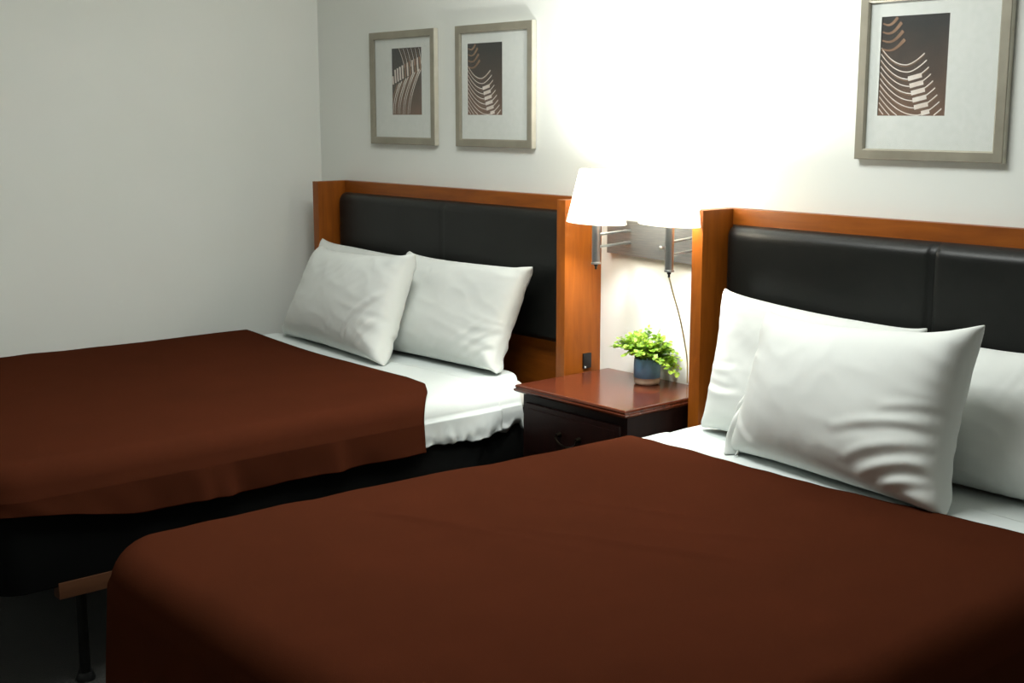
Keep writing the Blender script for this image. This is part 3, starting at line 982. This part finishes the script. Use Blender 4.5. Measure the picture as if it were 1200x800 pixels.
# ------------------------------------------------------------------ double wall lamp
LX0, LX1, LZ0, LZ1 = 1.736, 2.205, 1.016, 1.124
lamp = empty('wall_lamp', ((LX0 + LX1) / 2, 0, (LZ0 + LZ1) / 2), 'lit double swing arm wall lamp with two white shades above the nightstand', 'lamp')
bm = bmesh.new()
add_box(bm, (LX0, -0.022, LZ0), (LX1, -0.001, LZ1), 0.0015)
for v in bm.verts:   # hangs a touch out of level
    v.co.z -= (v.co.x - LX0) * 0.018
obj('back_plate', bm, M['plate'], lamp, smooth=True, auto=30)
SH_R0, SH_R1, SH_H = 0.092, 0.062, 0.160
def wall_light(px, sx, sy, zb_sock, zt_sock, zsh, tilt, cord):
    # pivot post
    bm = bmesh.new()
    zu, zl = 1.094, 1.056
    for z in (zu, zl):
        add_tube(bm, [(px, -0.020, z), (px, -0.050, z)], 0.006, 12)
        add_tube(bm, [(px, -0.046, z), (sx, sy, z)], 0.0042, 10)
    obj('swing_arm', bm, M['nickel'], lamp, smooth=True, auto=40)
    bm = bmesh.new()
    r = 0.0130
    add_lathe(bm, [(0, 0), (r + .002, 0), (r + .002, .005), (r, .006), (r, zt_sock - zb_sock), (0, zt_sock - zb_sock)], (sx, sy, zb_sock), 28)
    so = obj('socket', bm, M['nickel'], lamp, smooth=True, auto=35)
    bm = bmesh.new()
    add_lathe(bm, [(0, -.016), (.0035, -.016), (.0035, -.008), (.006, -.006), (.006, 0), (0, 0)], (sx, sy, zb_sock), 14)
    obj('cord_grip', bm, M['dark'], so, smooth=True, auto=40)
    # shade: thin tapered drum with rims
    bm = bmesh.new()
    n, seg = 64, 8
    rings = []
    for k in range(seg + 1):
        t = k / seg
        rr = SH_R0 + (SH_R1 - SH_R0) * t
        rings.append([Vector((rr * math.cos(2 * PI * j / n), rr * math.sin(2 * PI * j / n), SH_H * t)) for j in range(n)])
    for k in range(seg, -1, -1):
        t = k / seg
        rr = SH_R0 + (SH_R1 - SH_R0) * t - 0.0015
        rings.append([Vector((rr * math.cos(2 * PI * j / n), rr * math.sin(2 * PI * j / n), SH_H * t)) for j in range(n)])
    rot = Matrix.Translation((sx, sy, zsh)) @ Matrix.Rotation(YAW, 4, 'Z') @ Matrix.Rotation(tilt, 4, 'Y')
    vr = [[bm.verts.new(rot @ v) for v in rg] for rg in rings]
    for a, b_ in zip(vr, vr[1:] + vr[:1]):
        for j in range(n): bm.faces.new((a[j], a[(j + 1) % n], b_[(j + 1) % n], b_[j]))
    obj('shade', bm, M['shade'], lamp, smooth=True, auto=50)
    # spider holding the shade
    bm = bmesh.new()
    for k in range(3):
        a = 2 * PI * k / 3 + .3
        add_tube(bm, [(sx, sy, zt_sock + .002), (sx + (SH_R0 - .01) * math.cos(a), sy + (SH_R0 - .01) * math.sin(a), zsh + .030)], 0.0015, 6)
    obj('shade_holder', bm, M['nickel'], lamp, smooth=True)
    bm = bmesh.new()
    zt = zt_sock
    add_lathe(bm, [(0, 0), (.009, 0), (.010, .012), (.020, .034), (.024, .050), (.020, .066), (.010, .074), (0, .076)], (sx, sy, zt), 24)
    obj('bulb', bm, M['bulb'], lamp, smooth=True)
    d = bpy.data.lights.new('bulb_light', 'POINT')
    d.energy = BULB
    d.color = (0.98, 0.99, 0.945)
    d.shadow_soft_size = 0.028
    o = bpy.data.objects.new('bulb_light', d)
    COL.objects.link(o)
    o.parent = lamp
    o.location = Vector((sx, sy, zt + .112)) - lamp.location
    return so
wall_light(1.838, 1.868, -0.200, 1.004, 1.150, 1.1300, 0.055, False)
s2 = wall_light(2.128, 2.170, -0.200, 1.008, 1.155, 1.1440, 0.055, True)
bm = bmesh.new()
add_tube(bm, [(1.992, -0.020, 1.053), (1.992, -0.040, 1.053)], [0.0055, 0.004], 12)
add_lathe(bm, [(0, -.007), (.006, -.006), (.007, 0), (.006, .006), (0, .007)], (1.992, -0.042, 1.053), 14)
obj('switch_knob', bm, M['nickel'], lamp, smooth=True)
bm = bmesh.new()
ctrl = [Vector(p) for p in ((2.170, -.200, .993), (2.158, -.165, .935), (2.138, -.115, .865), (2.112, -.062, .785), (2.092, -.024, .715), (2.084, -.012, .650), (2.082, -.010, .62))]
pts = []
for i in range(len(ctrl) - 1):
    a, b_, c_, d_ = ctrl[max(i - 1, 0)], ctrl[i], ctrl[i + 1], ctrl[min(i + 2, len(ctrl) - 1)]
    for k in range(8):
        t = k / 8
        pts.append(.5 * ((2 * b_) + (c_ - a) * t + (2 * a - 5 * b_ + 4 * c_ - d_) * t * t + (3 * b_ - a - 3 * c_ + d_) * t ** 3))
pts = [p for p in pts if p.z > NZ + .004]
add_tube(bm, pts, 0.0022, 8)
cd = obj('cord', bm, M['cord'], lamp, smooth=True)
cd['label'] = 'thin tan power cord'

# ------------------------------------------------------------------ framed pictures
FW, FH, FZ, FT, FB = 0.4193, 0.427, 1.3407, 0.022, 0.028
def arc_strip(bm, pts, w0, w1, y, clip, mi):
    """ribbon along pts (x,z), clipped to the print by dropping outside segments"""
    x0, x1, z0, z1 = clip
    vs = []
    n = len(pts)
    for i, (x, z) in enumerate(pts):
        a = pts[max(i - 1, 0)]; b_ = pts[min(i + 1, n - 1)]
        tx, tz = b_[0] - a[0], b_[1] - a[1]
        l = math.hypot(tx, tz) or 1
        w_ = (w0 + (w1 - w0) * i / (n - 1)) / 2
        nx_, nz_ = -tz / l * w_, tx / l * w_
        inside = x0 <= x - abs(nx_) and x + abs(nx_) <= x1 and z0 <= z - abs(nz_) and z + abs(nz_) <= z1
        vs.append((bm.verts.new((x + nx_, y, z + nz_)), bm.verts.new((x - nx_, y, z - nz_))) if inside else None)
    for a, b_ in zip(vs, vs[1:]):
        if a and b_:
            f = bm.faces.new((a[0], b_[0], b_[1], a[1])); f.material_index = mi

def picture(x0, p0, p1, style, label):
    r = empty('framed_picture', (x0 + FW / 2, 0, FZ), label, 'picture', 'framed prints on the headboard wall')
    bm = bmesh.new()
    o_ = [(x0, FZ), (x0 + FW, FZ), (x0 + FW, FZ + FH), (x0, FZ + FH)]
    sx = [1, -1, -1, 1]; sz = [1, 1, -1, -1]
    prof = [(0, -0.002, 1), (0, -FT + .002, 1), (0.0015, -FT, 0), (FB - 0.004, -FT, 0), (FB, -FT + .003, 1), (FB, -FT + 0.006, 0), (FB, -0.002, 0)]
    rings = []
    for ins, y, _ in prof:
        rings.append([bm.verts.new((o_[k][0] + sx[k] * ins, y, o_[k][1] + sz[k] * ins)) for k in range(4)])
    for i, (a, b_) in enumerate(zip(rings, rings[1:])):
        for k in range(4):
            f = bm.faces.new((a[k], a[(k + 1) % 4], b_[(k + 1) % 4], b_[k]))
            f.material_index = 1 if i == 0 else 0
    obj('frame', bm, [M['silver'], M['silver_edge']], r)
    x1 = x0 + FW
    cl = (x0 + p0, x0 + p1, FZ + .113, FZ + .363)
    bm = bmesh.new()
    ym, yo = -0.012, -0.003
    A = [(x0 + FB - .001, FZ + FB - .001), (x1 - FB + .001, FZ + FB - .001), (x1 - FB + .001, FZ + FH - FB + .001), (x0 + FB - .001, FZ + FH - FB + .001)]
    B = [(cl[0], cl[2]), (cl[1], cl[2]), (cl[1], cl[3]), (cl[0], cl[3])]
    va = [bm.verts.new((x, ym, z)) for x, z in A]
    vb = [bm.verts.new((x, ym, z)) for x, z in B]
    vc = [bm.verts.new((x, ym + .0022, z)) for x, z in B]
    vd = [bm.verts.new((x, yo, z)) for x, z in A]
    for k in range(4):
        j = (k + 1) % 4
        bm.faces.new((va[k], va[j], vb[j], vb[k])); bm.faces.new((vb[k], vb[j], vc[j], vc[k])); bm.faces.new((vd[k], vd[j], va[j], va[k]))
    bm.faces.new(vd)
    obj('mat_board', bm, M['matboard'], r)
    # print: dark sheet with pale curved steps
    bm = bmesh.new()
    yp = ym + .0020
    v = [bm.verts.new((x, yp, z)) for x, z in B]
    f = bm.faces.new(v); f.material_index = 0
    wv, hv = cl[1] - cl[0], cl[3] - cl[2]
    def pt(u, q): return (cl[0] + u * wv, cl[2] + q * hv)
    L = 0
    def strip(fn, w0, w1, mi, n=40):
        nonlocal L
        L += 1
        arc_strip(bm, [pt(*fn(k / n)) for k in range(n + 1)], w0 * wv, w1 * wv, yp - .0001 - .00002 * L, cl, mi)
    if style == 0:      # tall leaning blades fanning out over a sheaf of lines
        for k in range(12):
            q = k / 11
            lo = (.02 + .0 * q, .02 + .05 * k)
            # lower sheaf: from bottom left, rising and bending to the right
            strip(lambda t, q=q, k=k: (-.02 + .60 * q + (.30 + .12 * q) * (t ** 1.7) - .10 * (1 - q) * t, .02 - .02 * q + t * (.44 + .26 * q)), .010, .030, 1 if k % 3 else 2)
            # wide steps half way up
            strip(lambda t, q=q: (.04 + .92 * q - .02 * t, .46 + .24 * q - .04 * q * q + .20 * t), .050, .052, 1 if k % 2 == 0 or k < 5 else 2, 8)
            strip(lambda t, q=q: (.42 + .62 * q - (.10 + .1 * (1 - q)) * t ** 1.5, .70 + .06 * q + .32 * t), .022, .010, 2 if k % 2 else 1)
    else:               # hooked curves sweeping down from the left edge, each with a block near its low point
        nn = 16
        for k in range(nn):
            q = k / (nn - 1)
            ys = .70 - .92 * q                      # height where the curve leaves the left edge
            ub = .40 + .42 * q                      # where it is lowest
            yb_ = ys - .19 - .16 * q
            ue = ub + .26 + .12 * q
            ye = yb_ + .11 + .05 * q
            def fn(t, ys=ys, ub=ub, yb_=yb_, ue=ue, ye=ye):
                u = ue * t
                if u < ub:
                    r_ = 1 - u / ub
                    return (u, yb_ + (ys - yb_) * r_ ** 2.1)
                r_ = (u - ub) / (ue - ub)
                return (u, yb_ + (ye - yb_) * r_ ** 1.6)
            strip(fn, .012, .016, 1 if k < 12 else 2, 70)
            if k % 2 == 0:
                strip(lambda t, f=fn: (f(t)[0], f(t)[1] - .016), .008, .008, 2, 70)
            if 1 < k < 9:
                strip(lambda t, ub=ub, yb_=yb_: (ub - .02 + .20 * t, yb_ + .004 + .035 * t), .060, .060, 1, 5)
        for k in range(4):
            strip(lambda t, k=k: (.02 + (.34 - .03 * k) * t, .68 + .085 * k - .055 * math.sin(PI * t) + .085 * t), .018, .050, 2)
    obj('print', bm, [M['print'], M['ink_pale'], M['ink_tan']], r)
    for c in r.children:
        if c.name.startswith('print'):
            mw = Vector((x0 + FW / 2, 0, FZ))
    bm = bmesh.new()
    add_box(bm, (x0 + FB - .0005, -0.0172, FZ + FB - .0005), (x1 - FB + .0005, -0.0155, FZ + FH - FB + .0005))
    obj('glass', bm, M['glass'], r)
    return r
picture(0.4034, .137, .329, 0, 'silver framed print of leaning blades, leftmost of the three pictures')
picture(0.9479, .059, .253, 1, 'silver framed print of hooked curves, middle picture above the left bed')
picture(2.6561, .059, .253, 1, 'silver framed print of hooked curves, alone above the right bed')

for o in bpy.data.objects:
    if '_w' in o: del o['_w']
